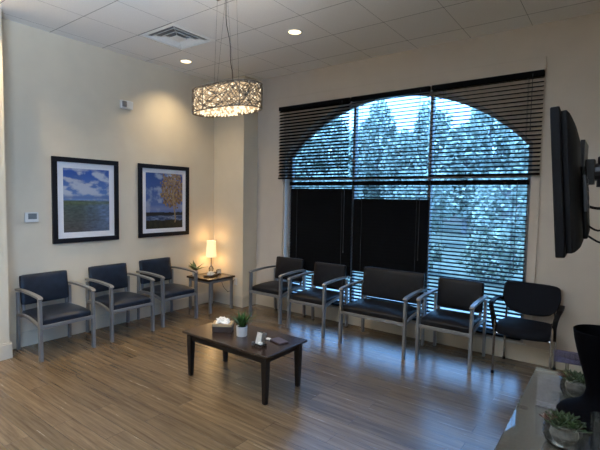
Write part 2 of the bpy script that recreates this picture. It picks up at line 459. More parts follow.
c4 = guest_chair('waiting_chair', 'black vinyl chair with grey arms nearest the room corner, left end of window row', .54, M['blackv'], gW, .030, .33)
c4.location = (1.36, -.335, 0)
dup(c4, (2.105, -.405, 0), 0, 'black vinyl single chair between the corner chair and the extra wide chair')
dup(c4, (3.832, -.395, 0), 0, 'black vinyl chair with grey arms between the wide chair and the round-backed chair')
c6 = guest_chair('wide_chair', 'extra wide black vinyl chair with grey arms in the middle of the window row', .785, M['blackv'], None, .034, .365, -.0)
c6.location = (3.055, -.480, 0)

# side chair with rounded back and black looped arms
t = thing('side_chair', 'black chair with rounded backrest and black plastic arms at right end of window row', 'chair', (4.53, -.30, 0), 0)
for s in (-1, 1):
    bm = BM(); tube(bm, [(s*.245, -.235, .0), (s*.245, -.225, .30), (s*.245, -.215, .58)], .011, 10); l1 = mk('leg', bm, M['chrome'], t)
    bm = BM(); tube(bm, [(s*.235, .245, .0), (s*.235, .235, .40), (s*.215, .20, .62), (s*.20, .235, .76)], .011, 10); l2 = mk('leg', bm, M['chrome'], t)
    for px_, py_, lg in ((s*.245, -.235, l1), (s*.235, .245, l2)):
        bm = BM(); lathe(bm, [(.016, 0.0005), (.016, .02), (.011, .03)], 12, (px_, py_, 0)); mk('foot_cap', bm, M['blackp'], lg)
    bm = BM()
    p = [(s*.252, -.13, .40), (s*.254, -.18, .45), (s*.258, -.215, .53), (s*.270, -.232, .61), (s*.284, -.225, .665), (s*.292, -.18, .688), (s*.296, -.05, .694), (s*.290, .08, .690), (s*.272, .17, .672), (s*.235, .22, .65)]
    bar(bm, p, (1, 0, 0), .042, .02); mk('armrest', bm, M['blackp'], t)
bm = BM(); tube(bm, [(-.245, -.20, .40), (.245, -.20, .40)], .010, 8); tube(bm, [(-.235, .2, .41), (.235, .2, .41)], .010, 8)
for s in (-1, 1): tube(bm, [(s*.24, -.23, .40), (s*.235, .235, .41)], .010, 8)
mk('seat_frame', bm, M['chrome'], t)
def sfn(p, n):
    q = p.copy(); k = 1-.16*max(0, n.y)**2 - .05*abs(n.y)**4
    q.x *= k
    q.y *= 1-.22*abs(n.x)**3
    if n.z > 0: q.z += .012*(1-n.x**2)
    q.z -= .045*max(0, -n.y-.35)**1.5
    q.z += .012*abs(n.x)**2
    return q
bm = BM(); rbox(bm, (0, -.02, .438), (.52, .49, .06), .032, 11, sfn); mk('seat', bm, M['blackf'], t, True)
def bfn(p, n):
    q = p.copy()
    q.x *= 1 - .22*max(0, -n.z)**2.2 - .05*max(0, n.z)**3
    q.z -= .016*abs(n.x)**3*(1 if n.z > 0 else -2.6)
    q.y += -.05*abs(n.x)**2
    return q
bm = BM(); rbox(bm, (.008, .20, .697), (.525, .05, .33), .022, 11, bfn, Matrix.Rotation(-math.radians(10), 3, 'X')); mk('backrest', bm, M['blackf'], t, True)

# ------------------------------------------------------------------ tables
def leg_taper(bm, x, y, z1, a, b):
    vs = []
    for z, w in ((0, b), (z1*.75, a), (z1, a)):
        vs.append([bm.verts.new((x+sx*w/2, y+sy*w/2, z)) for sx, sy in ((-1, -1), (1, -1), (1, 1), (-1, 1))])
    for i in range(2):
        for k in range(4): bm.faces.new((vs[i][k], vs[i][(k+1) % 4], vs[i+1][(k+1) % 4], vs[i+1][k]))
    bm.faces.new(vs[0]); bm.faces.new(vs[-1])
CT = (2.50, -2.205); CTZ = .425
t = thing('coffee_table', 'low dark espresso wood coffee table in the middle of the floor', 'table', (CT[0], CT[1], 0), 0)
bm = BM(); box(bm, -.53, .53, -.275, .275, CTZ-.022, CTZ, bev=.005); mk('tabletop', bm, M['espresso_top'], t)
bm = BM(); box(bm, -.47, .47, -.235, .235, CTZ-.085, CTZ-.023)
mk('apron', bm, M['espresso'], t)
for sx in (-1, 1):
    for sy in (-1, 1):
        bm = BM(); leg_taper(bm, sx*.465, sy*.222, CTZ-.023, .052, .034); mk('leg', bm, M['espresso'], t)

ETZ = .50; ET = (.325, -.655)
t = thing('end_table', 'small dark-topped end table with grey metal legs in the room corner', 'table', (ET[0], ET[1], 0), 0)
bm = BM(); box(bm, -.255, .255, -.255, .255, ETZ-.028, ETZ, bev=.005); mk('tabletop', bm, M['espresso_top'], t)
bm = BM()
box(bm, -.235, .235, -.225, -.205, ETZ-.065, ETZ-.029); box(bm, -.235, .235, .205, .225, ETZ-.065, ETZ-.029)
box(bm, -.235, -.215, -.205, .205, ETZ-.065, ETZ-.029); box(bm, .215, .235, -.205, .205, ETZ-.065, ETZ-.029)
mk('apron', bm, M['chair'], t)
for sx in (-1, 1):
    for sy in (-1, 1):
        bm = BM(); box(bm, sx*.22-.017, sx*.22+.017, sy*.21-.017, sy*.21+.017, 0, ETZ-.03, bev=.002); mk('leg', bm, M['chair'], t)

# --- table lamp
LX, LY = .165, -.51
t = thing('table_lamp', 'lit table lamp with cream drum shade and glass base on the end table', 'lamp', (LX, LY, ETZ+.0005), 0)
bm = BM(); lathe(bm, [(.0, 0), (.045, 0), (.047, .012), (.030, .020), (.036, .05), (.038, .075), (.026, .10), (.012, .115), (.0, .115)], 24); mk('base', bm, M['clear'], t, True)
bm = BM(); lathe(bm, [(.008, .112), (.008, .27), (.014, .272), (.014, .32), (.0, .32)], 16); mk('stem', bm, M['chrome'], t, True)
bm = BM(); lathe(bm, [(.080, .253), (.067, .505), (.065, .505), (.078, .253)], 32, closed=True); mk('lamp_shade', bm, M['lampshade'], t, True)
bm = BM(); lathe(bm, [(.0, .32), (.014, .325), (.028, .36), (.022, .39), (.0, .402)], 16); mk('bulb', bm, M['bulb'], t, True)
bm = BM(); box(bm, -.066, .066, -.003, .003, .488, .492); box(bm, -.003, .003, -.066, .066, .488, .492); tube(bm, [(0, 0, .402), (0, 0, .495)], .003, 6); mk('shade_ring', bm, M['chrome'], t)

# --- potted plant on end table
def pot_plant(label, loc, pr, ph, leaves, potm=M['pot'], square=False):
    t = thing('potted_plant', label, 'plant', loc, 0)
    bm = BM(); lathe(bm, [(.0, 0), (pr*.86, 0), (pr*.90, .004), (pr, ph), (pr*.93, ph), (pr*.88, ph*.8), (.0, ph*.8)], 28); pot_ = mk('pot', bm, potm, t, True)
    bm = BM(); lathe(bm, [(0, ph*.80), (pr*.86, ph*.80), (pr*.8, ph*.88), (0, ph*.92)], 18); mk('soil', bm, M['soil'], pot_)
    for (ang, el, ln, w, dr, m) in leaves:
        bm = BM(); d = (math.cos(ang)*math.cos(el), math.sin(ang)*math.cos(el), math.sin(el))
        blade(bm, (math.cos(ang)*.008, math.sin(ang)*.008, ph*.86), d, ln, w, dr); mk('leaf', bm, m, t, True)
    return t
rnd = random.Random(3)
lv = [(rnd.uniform(0, 6.28) if i > 5 else i*1.05, rnd.uniform(.35, 1.2), rnd.uniform(.15, .22), .062, rnd.uniform(.03, .08), M['leafd']) for i in range(12)]
pot_plant('potted plant with broad drooping green leaves on end table beside lamp', (.165, -.825, ETZ+.0005), .042, .085, lv)
lv = [(i*2.4, .62+.75*(i/20)+rnd.uniform(-.1, .1), rnd.uniform(.15, .21), .036, rnd.uniform(.0, .03), M['leaf']) for i in range(20)]
pot_plant('small green plant in a white pot on the coffee table', (2.500, -2.225, CTZ+.0005), .052, .09, lv)

# --- tissue / dish on end table, small clear frame
t = thing('tissue_tray', 'shallow dark dish holding folded white tissues on the end table', 'dish', (.36, -.69, ETZ+.0005), .2)
bm = BM(); rbox(bm, (0, 0, .013), (.13, .20, .025), .010, 6); mk('dish', bm, M['darkbox'], t, True)
bm = BM()
for k in range(4): rbox(bm, (rnd.uniform(-.01, .01), rnd.uniform(-.02, .02), .032+.011*k), (.085-.012*k, .13-.02*k, .013), .006, 4, None, Matrix.Rotation(rnd.uniform(-.3, .3), 3, 'Z'))
mk('tissues', bm, M['tissue'], t, True)
t = thing('card_stand', 'small clear acrylic frame standing at the right side of the end table', 'frame', (.31, -.485, ETZ+.0005), .15)
bm = BM(); box(bm, -.005, .005, -.05, .05, 0, .075, Matrix.Rotation(-.12, 3, 'Y')); box(bm, -.005, .04, -.05, .05, 0.0, .006); mk('acrylic_body', bm, M['acryl'], t)
bm = BM(); box(bm, .006, .0075, -.043, .043, .012, .066, Matrix.Rotation(-.12, 3, 'Y')); mk('card', bm, M['card'], t)

# --- tissue box on coffee table
t = thing('tissue_box', 'dark wooden tissue box with tan rim and white tissues on coffee table', 'tissue box', (2.265, -2.235, CTZ+.0005), .63)
bm = BM(); box(bm, -.09, .09, -.062, .062, 0, .055, bev=.004); mk('box_body', bm, M['darkbox'], t)
bm = BM(); box(bm, -.094, .094, -.066, .066, .0555, .082, bev=.004); mk('lid', bm, M['boxwood'], t)
bm = BM()
for k in range(7):
    a = rnd.uniform(-.5, .5)
    def tf(p, n, a=a): return p + V((0, 0, .010*math.sin(n.x*4+a*9)*math.cos(n.y*3)))
    rbox(bm, (rnd.uniform(-.025, .02), rnd.uniform(-.012, .012), .087+.0055*k), (.125-.013*k, .088-.007*k, .014), .006, 6, tf, Matrix.Rotation(a, 3, 'Z'))
mk('tissues', bm, M['tissue'], t, True)

# --- card holder on coffee table
t = thing('brochure_holder', 'clear acrylic card holder with white cards near the front of coffee table', 'card holder', (2.80, -2.315, CTZ+.0005), -.12)
bm = BM(); R_ = Matrix.Rotation(.30, 3, 'X')
box(bm, -.055, .055, .012, .016, .004, .115, Matrix.Rotation(-.28, 3, 'X')); box(bm, -.055, .055, -.045, .03, 0, .005)
box(bm, -.055, .055, -.047, -.043, 0, .028); box(bm, .053, .057, -.045, .03, 0, .025); box(bm, -.057, -.053, -.045, .03, 0, .025)
mk('holder', bm, M['acryl'], t)
bm = BM(); box(bm, -.045, .012, .000, .008, .008, .105, Matrix.Rotation(-.28, 3, 'X')); mk('cards', bm, M['card'], t)
bm = BM(); box(bm, .02, .05, -.038, -.012, .006, .042, bev=.003); mk('card_stack', bm, M['tissue'], t)
t = bm = BM(); box(bm, -.075, .075, -.05, .05, 0, .012, bev=.003)
o = mk('booklet', bm, M['phone'], None, loc=(2.865, -2.135, CTZ+.0005)); o.rotation_euler = (0, 0, -.25)
tag(o, 'dark purple-grey booklet lying flat near the right end of coffee table', 'booklet')
bm = BM(); rbox(bm, (0, 0, .0085), (.045, .03, .016), .006, 5)
o = mk('pen_cup_lid', bm, M['tissue'], None, loc=(2.765, -2.16, CTZ+.0005)); o.name = 'card_case'
tag(o, 'tiny white case between card holder and dark booklet on coffee table', 'case')

# ------------------------------------------------------------------ pictures
def lerp(a, b, t): t = max(0, min(1, t)); return tuple(x+(y-x)*t for x, y in zip(a, b))
def nz(x, y, s, o=4, seed=0.): return .5+.5*noise.fractal(V((x*s+seed, y*s+seed*1.7, seed)), 1.0, 2.0, o)
def art1(u, v):   # sky over field/sea, v up
    if v > .50:
        t = (v-.5)/.5
        c = lerp((.16, .30, .62), (.02, .09, .42), t)
        cl = nz(u*1.0, v*2.6, 3.2, 5, 3.1)
        k = (cl-.46)*5 + .7*math.exp(-((v-.69)/.07)**2)
        c = lerp(c, (.55, .60, .72), k if v < .95 else k*.5)
        return lerp(c, (.12, .20, .42), math.exp(-((v-.545)/.03)**2)*.8)
    t = v/.5
    c = lerp((.10, .09, .085), (.075, .12, .10), t)
    c = lerp(c, (.16, .24, .40), (u-.35)*1.5*(.4+.9*nz(u, v, 4, 4, 7)))
    c = lerp(c, (.13, .17, .07), math.exp(-((v-.46)/.03)**2)*.7)
    k = nz(u*1.4, v*5, 7, 5, 9)
    return tuple(x*(.55+.9*k) for x in c)
def art2(u, v):
    # sky
    c = lerp((.12, .20, .48), (.015, .05, .25), (v-.3)/.7)
    k = nz(u, v*1.4, 5, 5, 2.2); c = lerp(c, (.35, .42, .58), (k-.5)*4)
    if v < .42: c = lerp(c, (.30, .33, .50), .6*(1-abs(v-.36)/.08) if abs(v-.36) < .08 else 0)
    if v < .285 + .01*nz(u, 0, 6, 3, 1): c = (.03, .025, .02)
    if v < .235:
        c = lerp((.04, .07, .16), (.30, .36, .48), (nz(u*1.2, v*6, 5, 4, 5)-.4)*3)
    if v < .12 + .05*nz(u, 0, 3, 3, 8) or (u < .3 and v < .19*nz(u, 2, 4, 2, 4)+.05): c = lerp((.015, .015, .012), (.06, .05, .02), nz(u, v, 14, 3, 6))
    # tree crown
    du = (u-.73)/.36; dv = (v-.70)/.33
    d = math.sqrt(du*du+dv*dv) + (nz(u, v, 9, 5, 11)-.5)*.75
    if d < .95:
        k = nz(u, v, 20, 4, 13)
        cc = lerp((.16, .08, .03), (.50, .33, .12), (k-.3)*2)
        c = lerp(cc, c, (nz(u, v, 30, 3, 17)-.62)*7)
    if abs(u-(.76+.03*math.sin(v*9))) < .018 and .1 < v < .7: c = (.40, .30, .16)
    return c
def picture(label, ya, yb, art, fw, mw):
    """hangs on the left wall, spans ya..yb"""
    z0, z1 = 1.113, 2.118; w = yb-ya; h = z1-z0
    t = thing('framed_picture', label, 'picture', (.001, (ya+yb)/2, z0), 0, None)
    bm = BM()
    box(bm, 0, .03, -w/2, w/2, 0, fw, bev=.003); box(bm, 0, .03, -w/2, w/2, h-fw, h, bev=.003)
    box(bm, 0, .03, -w/2, -w/2+fw, fw, h-fw, bev=.003); box(bm, 0, .03, w/2-fw, w/2, fw, h-fw, bev=.003)
    mk('frame', bm, M['frame'], t)
    bm = BM(); box(bm, .002, .012, -w/2+fw-.004, w/2-fw+.004, fw-.004, h-fw+.004); mk('mat_board', bm, M['matb'], t)
    bm = BM(); col = bm.loops.layers.color.new('Col')
    nu, nv = 84, 112; iw, ih = w-2*fw-2*mw, h-2*fw-2*mw
    G = [[bm.verts.new((.0135, -iw/2+iw*i/nu, fw+mw+ih*j/nv)) for i in range(nu+1)] for j in range(nv+1)]
    for j in range(nv):
        for i in range(nu):
            f = bm.faces.new((G[j][i], G[j][i+1], G[j+1][i+1], G[j+1][i]))
            c = art((i+.5)/nu, (j+.5)/nv)
            c = tuple(a*.72 for a in c)
            for l in f.loops:
                l[col] = tuple(max(0, min(1, (a/12.92 if a < .0031308 else 1.055*a**(1/2.4)-.055))) for a in c)+(1,)
    bw = []
    mk('print', bm, M['art'], t)
    return t
picture('large framed picture of blue cloudy sky over water, black frame, left one', -2.763, -1.955, art1, .056, .068)
picture('large framed picture of golden tree beside blue lake, black frame, near corner', -1.667, -.826, art2, .056, .058)

# ------------------------------------------------------------------ wall devices
t = thing('alarm_strobe', 'white fire alarm strobe high on the left wall', 'alarm', (.001, -1.835, 2.80), 0)
bm = BM(); box(bm, 0, .045, -.085, .085, 0, .105, bev=.008); mk('housing', bm, M['white'], t)
bm = BM(); rbox(bm, (.052, -.045, .055), (.03, .06, .075), .012, 5); mk('strobe_lens', bm, mat('strobe lens grey', (.22, .21, .20), .3), t, True)
bm = BM()
for k in range(5): box(bm, .045, .0475, .005, .075, .018+.017*k, .026+.017*k)
mk('horn_grille', bm, M['ventw'], t)
t = thing('thermostat', 'white thermostat with grey display on left wall beside framed sky picture', 'thermostat', (.001, -2.98, 1.372), 0)
bm = BM(); box(bm, 0, .026, -.068, .068, 0, .108, bev=.006); mk('housing', bm, M['white'], t)
bm = BM(); box(bm, .0262, .028, -.038, .048, .034, .096); mk('display', bm, mat('lcd grey', (.16, .19, .21), .3), t)
t = thing('power_outlet', 'white power outlet low on the corner wall with the lamp plug', 'outlet', (.50, BY-.001, .33), 0)
bm = BM(); box(bm, -.035, .035, -.006, 0, 0, .115, bev=.002); cp_ = mk('cover_plate', bm, M['white'], t)
bm = BM()
for k in (0.03, .085): box(bm, -.012, .012, -.009, -.0062, k-.012, k+.012)
mk('socket', bm, M['ventw'], cp_)
bm = BM(); tube(bm, [(.50, BY-.012, .415), (.485, BY-.035, .40), (.475, BY-.04, .33), (.47, -.36, .25), (.40, -.38, .22), (.30, -.375, .28), (.22, -.372, .42), (.19, -.380, .512), (.175, -.41, .507), (.168, -.455, .507)], .004, 6)
tag(mk('lamp_cord', bm, M['blackp']), 'thin dark cord from the table lamp down to the wall outlet', 'cord')

# ceiling vent
t = thing('ceiling_vent', 'square ceiling air vent with nested louvers above the picture wall', 'vent', (vent_xy[0], vent_xy[1], H), 0)
def ring(bm, a, b, z0, z1, th=.004):
    # sloped square ring from half-size a at z0 to b at z1
    q = lambda s, z: [bm.verts.new((sx*s, sy*s, z)) for sx, sy in ((-1, -1), (1, -1), (1, 1), (-1, 1))]
    A, B, A2, B2 = q(a, z0), q(b, z1), q(a, z0+th), q(b, z1+th)
    for k in range(4):
        l = (k+1) % 4
        bm.faces.new((A[k], A[l], B[l], B[k])); bm.faces.new((A2[k], A2[l], B2[l], B2[k]))
        bm.faces.new((A[k], A[l], A2[l], A2[k])); bm.faces.new((B[k], B[l], B2[l], B2[k]))
bm = BM(); ring(bm, .300, .262, -.004, -.010); ring(bm, .262, .250, -.010, .05); mk('outer_frame', bm, M['ventw'], t)
for a in (.215, .145):
    bm = BM(); ring(bm, a, a-.055, -.012, .035); mk('louver', bm, M['ventw'], t)
bm = BM(); box(bm, -.075, .075, -.075, .075, -.012, -.008); mk('center_plate', bm, M['ventw'], t)
bm = BM(); box(bm, -.012, .012, -.012, .012, -.008, .008)
for s in (-1, 1): bar(bm, [(s*-.26, s*-.26, .0), (0, 0, .004), (s*.26, s*.26, .0)], (1, -1, 0), .006, .004); bar(bm, [(s*.26, s*-.26, .0), (0, 0, .004), (s*-.26, s*.26, .0)], (1, 1, 0), .006, .004)
mk('spider_bracket', bm, M['ventw'], t)
# downlights
desc = ['recessed ceiling downlight near the vent and the left wall', 'recessed ceiling downlight right of the pendant, over the window chairs'] + \
       ['recessed ceiling downlight %s, out of the picture' % w for w in ('over the right end of the window row', 'over the left wall nearest chair', 'behind the coffee table viewer side', 'over the glass console', 'far left at the rear of room', 'middle at the rear of room', 'far right at the rear of room')]
first = None
for i, (lx, ly) in enumerate(lights_xy):
    if first is None:
        t = thing('downlight', desc[0], 'ceiling light', (lx, ly, H), 0, 'recessed ceiling downlights'); first = t
        bm = BM(); lathe(bm, [(.088, -.001), (.086, -.006), (.070, -.006), (.066, -.001)], 32, closed=True); mk('trim_ring', bm, M['white'], t, True)
        bm = BM(); lathe(bm, [(.0, -.003), (.067, -.003), (.067, -.001), (.0, -.001)], 32); mk('lens', bm, M['canlight'], t, True)
    else: dup(first, (lx, ly, H), 0, desc[i])

# ------------------------------------------------------------------ pendant
PX, PY, PZ = 2.358, -2.305, 2.447
A_, B_, PH = .375, .175, .205
t = thing('pendant_light', 'oval pendant drum light of tangled wire and lit crystals on thin cables', 'pendant light', (PX, PY, PZ), 0)
def oval(r, seg=64): return [(A_*r*math.cos(2*PI*k/seg), B_*r*math.sin(2*PI*k/seg)) for k in range(seg)]
def ovalpt(a, r=1.0):
    # superellipse like racetrack
    c, s = math.cos(a), math.sin(a); e = .8
    return V((A_*r*math.copysign(abs(c)**e, c), B_*r*math.copysign(abs(s)**e, s), 0))
bm = BM()
for z in (0, PH):
    tube(bm, [ovalpt(2*PI*k/64)+V((0, 0, z)) for k in range(65)], .0055, 6)
for k in range(6): p = ovalpt(2*PI*k/6+.3); tube(bm, [p, p+V((0, 0, PH))], .004, 5)
tube(bm, [(-A_, 0, PH), (A_, 0, PH)], .004, 5); tube(bm, [(0, -B_, PH), (0, B_, PH)], .004, 5)
mk('rim_frame', bm, M['wire'], t)
rw = random.Random(12)
bm = BM()
for k in range(330):
    a0 = rw.uniform(0, 2*PI); L_ = rw.uniform(.25, .75)*rw.choice((-1, 1)); z0 = rw.uniform(0, PH); z1 = rw.choice((0, PH)) if rw.random() < .6 else rw.uniform(0, PH); cv = rw.uniform(-.04, .04)
    pts = []
    for j in range(6):
        u = j/5; z = z0+(z1-z0)*u+cv*math.sin(PI*u)
        pts.append(ovalpt(a0+L_*u, 1+rw.uniform(-.005, .015))+V((0, 0, max(0, min(PH, z)))))
    tube(bm, pts, rw.uniform(.0018, .0036), 4)
mk('wire_mesh', bm, M['wire'], t)
bm = BM()
seg = 72
for (ra, za) in ((.90, .008),):
    a = [bm.verts.new(ovalpt(2*PI*k/seg, .90)+V((0, 0, .01))) for k in range(seg)]
    b = [bm.verts.new(ovalpt(2*PI*k/seg, .90)+V((0, 0, PH-.01))) for k in range(seg)]
    for k in range(seg): bm.faces.new((a[k], a[(k+1) % seg], b[(k+1) % seg], b[k]))
    bm.faces.new(a)
mk('diffuser', bm, M['crystal'], t)
bm = BM()
for k in range(230):
    a = rw.uniform(0, 2*PI); p = ovalpt(a, .945)+V((0, 0, rw.uniform(.012, PH-.012))); s = rw.uniform(.006, .012)
    bmesh.ops.create_icosphere(bm, subdivisions=1, radius=s, matrix=Matrix.Translation(p) @ Matrix.Diagonal((1, 1, 1.3, 1)))
for k in range(150):
    a = rw.uniform(0, 2*PI); r_ = math.sqrt(rw.uniform(0, 1))*.88; p = ovalpt(a, r_)+V((0, 0, -.002)); s = rw.uniform(.006, .010)
    bmesh.ops.create_icosphere(bm, subdivisions=1, radius=s, matrix=Matrix.Translation(p) @ Matrix.Diagonal((1, 1, 1.2, 1)))
mk('crystal_beads', bm, M['crystal2'], t)['kind'] = 'stuff'
topz = H-PZ
for sx, sy in ((-.42, .0), (.42, 0), (-.15, .9), (.15, -.9)):
    bm = BM(); tube(bm, [(sx*A_, sy*B_, PH), (sx*A_*.75, sy*B_*.3, topz-.02)], .0012, 4); mk('suspension_cable', bm, M['metal'], t)
bm = BM(); tube(bm, [(.06+.015*math.sin(k*1.3)*(1-k/12) - .06*(k/12)**1.0 + .02*math.sin(k*.5), .0, PH+(topz-.02-PH)*k/12) for k in range(13)], .003, 6); mk('power_cord', bm, M['blackp'], t)
bm = BM(); box(bm, -.17, .17, -.055, .055, topz-.03, topz-.001, bev=.004); mk('canopy', bm, M['chrome'], t)

# ------------------------------------------------------------------ console with glass top
GX0, GX1, GY0, GY1, GZ = 4.876, 5.535, -4.1, -2.27, .75
t = thing('console_table', 'glass-topped console along the right wall in the foreground', 'table', (0, 0, 0), 0)
bm = BM(); box(bm, GX0, GX1, GY0, GY1, GZ-.012, GZ, bev=.003); mk('glass_top', bm, M['tglass'], t)
bm = BM(); box(bm, 5.215, 5.515, -3.9, -2.45, 0.0, GZ-.0125, bev=.003); mk('cabinet_base', bm, M['stonetop'], t)

# vase
t = bm = BM()
prof = [(0, .0), (.120, 0), (.150, .010), (.153, .022), (.138, .040), (.100, .062), (.068, .085), (.052, .110), (.047, .14), (.050, .17), (.060, .22), (.074, .28), (.090, .35), (.101, .41), (.106, .455), (.103, .458), (.098, .452), (.090, .40), (.07, .30), (.045, .20), (0, .18)]
prof = [(r_, z_ if z_ < .11 else .11+(z_-.11)*.82) for r_, z_ in prof]
lathe(bm, prof, 48)
o = mk('tall_vase', bm, M['vase'], None, True, loc=(5.180, -2.80, GZ+.0005)); tag(o, 'tall glossy black vase with flared foot on the glass console', 'vase')

def rosette(bm, c, r, n_, w):
    for k in range(n_):
        a = k*2.4; el = .25+1.1*k/n_; l = r*(1.05-.45*k/n_)
        blade(bm, c, (math.cos(a)*math.cos(el), math.sin(a)*math.cos(el), math.sin(el)), l, w, .0, 4, thick=.003)
def terrarium(label, loc, r, h, seed):
    t = thing('terrarium', label, 'plant', loc, 0)
    bm = BM()
    pr = [(0, 0), (r*.62, 0), (r*.88, h*.14), (r, h*.42), (r*.97, h*.68), (r*.80, h), (r*.77, h), (r*.93, h*.68), (r*.96, h*.42), (r*.84, h*.16), (r*.6, .006), (0, .006)]
    lathe(bm, pr, 32); mk('glass_bowl', bm, M['clear'], t, True)
    rr_ = random.Random(seed)
    bm = BM(); lathe(bm, [(0, .010), (r*.58, .010), (r*.80, h*.2), (r*.91, h*.42), (r*.90, h*.55), (r*.75, h*.78), (0, h*.82)], 24)
    for k in range(60):
        a = rr_.uniform(0, 6.28); z = rr_.uniform(.15, .52)*h; q = r*(.62+.30*min(1, z/(h*.42)))
        bmesh.ops.create_icosphere(bm, subdivisions=1, radius=r*.07, matrix=Matrix.Translation((q*.97*math.cos(a), q*.97*math.sin(a), z)))
    mk('pebbles', bm, M['stone'], t)
    k = 0
    for a, q, s in ((.3, .0, .62), (2.2, .55, .5), (4.2, .6, .48), (5.6, .6, .5), (1.2, .62, .45), (3.2, .65, .42)):
        bm = BM(); rosette(bm, (q*r*math.cos(a), q*r*math.sin(a), h*.80), r*s*1.5, 18, r*.30)
        mk('succulent', bm, M['leafr'] if k == 5 else M['succ'], t, True, label='reddish succulent' if k == 5 else None); k += 1
    return t
terrarium('smaller glass bowl of green succulents behind, beside the black vase', (5.090, -2.575, GZ+.0005), .074, .095, 1)
terrarium('larger glass bowl of succulents nearest the viewer on glass console', (5.083, -3.10, GZ+.0005), .074, .095, 2)

t = thing('sign_holder', 'clear acrylic sign holder standing between the two succulent bowls', 'sign holder', (4.99, -2.78, GZ+.0005), 0)
bm = BM(); box(bm, -.045, .045, -.002, .002, 0, .15, Matrix.Rotation(-.12, 3, 'X')); box(bm, -.045, .045, -.03, .03, 0, .004); mk('acrylic_body', bm, M['acryl'], t)
t = thing('acrylic_rack', 'clear purple-tinted acrylic card rack raised on a stem behind the small succulent bowl', 'card rack', (5.030, -2.36, GZ+.0005), .1)
bm = BM(); lathe(bm, [(0, 0), (.035, 0), (.035, .006), (.010, .012), (.008, .095), (0, .095)], 20); mk('stem', bm, M['clear'], t, True)
bm = BM(); box(bm, -.062, .062, -.04, .04, .096, .101); box(bm, -.062, .062, -.042, -.039, .096, .118); box(bm, -.062, .062, .039, .042, .096, .138)
for k in range(6): box(bm, -.060+.0235*k, -.0575+.0235*k, -.039, .039, .101, .130)
mk('slotted_tray', bm, glass('violet acrylic', (.72, .70, .82), .03, 1.45, haze=.25, hazecol=(.22, .21, .32)), t)
t = bm = BM(); lathe(bm, [(0, 0), (.035, 0), (.038, .01), (.038, .13), (.035, .13), (.035, .012), (0, .012)], 28)
o = mk('glass_cylinder', bm, M['clear'], None, True, loc=(5.20, -3.05, GZ+.0005)); tag(o, 'plain clear glass cylinder in front of the black vase foot', 'glass')

# ------------------------------------------------------------------ television
TVZ = 1.757
t = thing('television', 'black flat television seen edge-on, tilted down, held out from the right wall', 'television', (5.040, -2.91, TVZ), 0)
t.rotation_euler = (0, math.radians(-4.5), math.radians(2.0))
# local: screen faces -x, width along y, height z
Wt, Ht = .92, .50
bm = BM(); box(bm, -.028, 0, -Wt/2, Wt/2, -Ht/2, Ht/2, bev=.004); bz_ = mk('bezel', bm, M['blackp'], t)
bm = BM(); box(bm, -.0292, -.0282, -Wt/2+.015, Wt/2-.015, -Ht/2+.02, Ht/2-.015); mk('screen', bm, M['screen'], bz_)
def tvf(p, n):
    q = p.copy()
    if n.x > 0:
        k = 1-.0*n.x
        q.y *= 1-.10*n.x
        q.z = q.z*(1-.0*n.x) - .06*n.x*max(0, n.z) + .02*n.x*max(0, -n.z)
    return q
bm = BM(); rbox(bm, (.022, 0, 0), (.05, Wt-.03, Ht-.02), .012, 8, tvf); mk('back_shell', bm, M['blackp'], t, True)
bm = BM(); box(bm, .044, .062, -.28, .28, -.20, .06, bev=.006); rh_ = mk('rear_housing', bm, M['blackp'], t)
bm = BM()
box(bm, .055, .066, -.40, -.30, -.10, .02, bev=.002)
for k in range(4): box(bm, .066, .070, -.39, -.31, -.09+.028*k, -.075+.028*k)
mk('connector_panel', bm, M['metal'], rh_, label='dark panel of cable sockets')
t = thing('television_mount', 'black articulated wall arm holding the television from the right wall', 'wall mount', (0, 0, 0), 0)
mz = 1.815
bm = BM(); box(bm, 5.076, 5.092, -3.02, -2.80, mz-.13, mz+.12, bev=.002); mk('mounting_plate', bm, M['metal'], t)
bm = BM(); tube(bm, [(5.090, -2.91, mz), (5.16, -2.91, mz)], .035, 12); tube(bm, [(5.155, -2.91, mz-.06), (5.155, -2.91, mz+.06)], .024, 14)
box(bm, 5.092, 5.125, -2.95, -2.87, mz-.05, mz+.05, bev=.004); mk('tilt_head', bm, M['metal'], t)
bm = BM(); bar(bm, [(5.16, -2.91, mz), (5.36, -2.84, mz)], (0, 0, 1), .045, .03); tube(bm, [(5.36, -2.84, mz-.045), (5.36, -2.84, mz+.045)], .026, 14); bar(bm, [(5.36, -2.84, mz), (5.535, -2.93, mz)], (0, 0, 1), .045, .03); mk('arm', bm, M['metal'], t)
bm = BM(); box(bm, 5.53, 5.549, -3.02, -2.84, mz-.11, mz+.11, bev=.003); mk('wall_plate', bm, M['metal'], t)
def cable(label, pts, r=.004):
    P = [V(p) for p in pts]; out = []
    for i in range(len(P)-1):
        a, b, c, d = P[max(i-1, 0)], P[i], P[i+1], P[min(i+2, len(P)-1)]
        for k in range(6):
            s = k/6; out.append(.5*((2*b)+(c-a)*s+(2*a-5*b+4*c-d)*s*s+(3*b-a-3*c+d)*s**3))
    out.append(P[-1])
    bm = BM(); tube(bm, out, r, 6)
    tag(mk('television_cable', bm, M['blackp'], None, True), label, 'cable', 'cables behind the television')
cable('thick black television cable running straight out just below the mount', [(5.090, -2.98, 1.685), (5.14, -2.98, 1.67), (5.20, -2.94, 1.675), (5.34, -2.86, 1.70), (5.545, -2.86, 1.66)], .006)
cable('black television cable drooping in a loop below the mount', [(5.094, -3.0, 1.62), (5.15, -3.02, 1.585), (5.20, -2.99, 1.62), (5.24, -2.95, 1.70), (5.36, -2.9, 1.70), (5.545, -2.80, 1.58)], .004)
cable('lowest black television cable sagging behind the set', [(5.094, -2.95, 1.575), (5.16, -2.97, 1.535), (5.22, -2.93, 1.55), (5.35, -2.85, 1.60), (5.545, -2.75, 1.52)], .004)

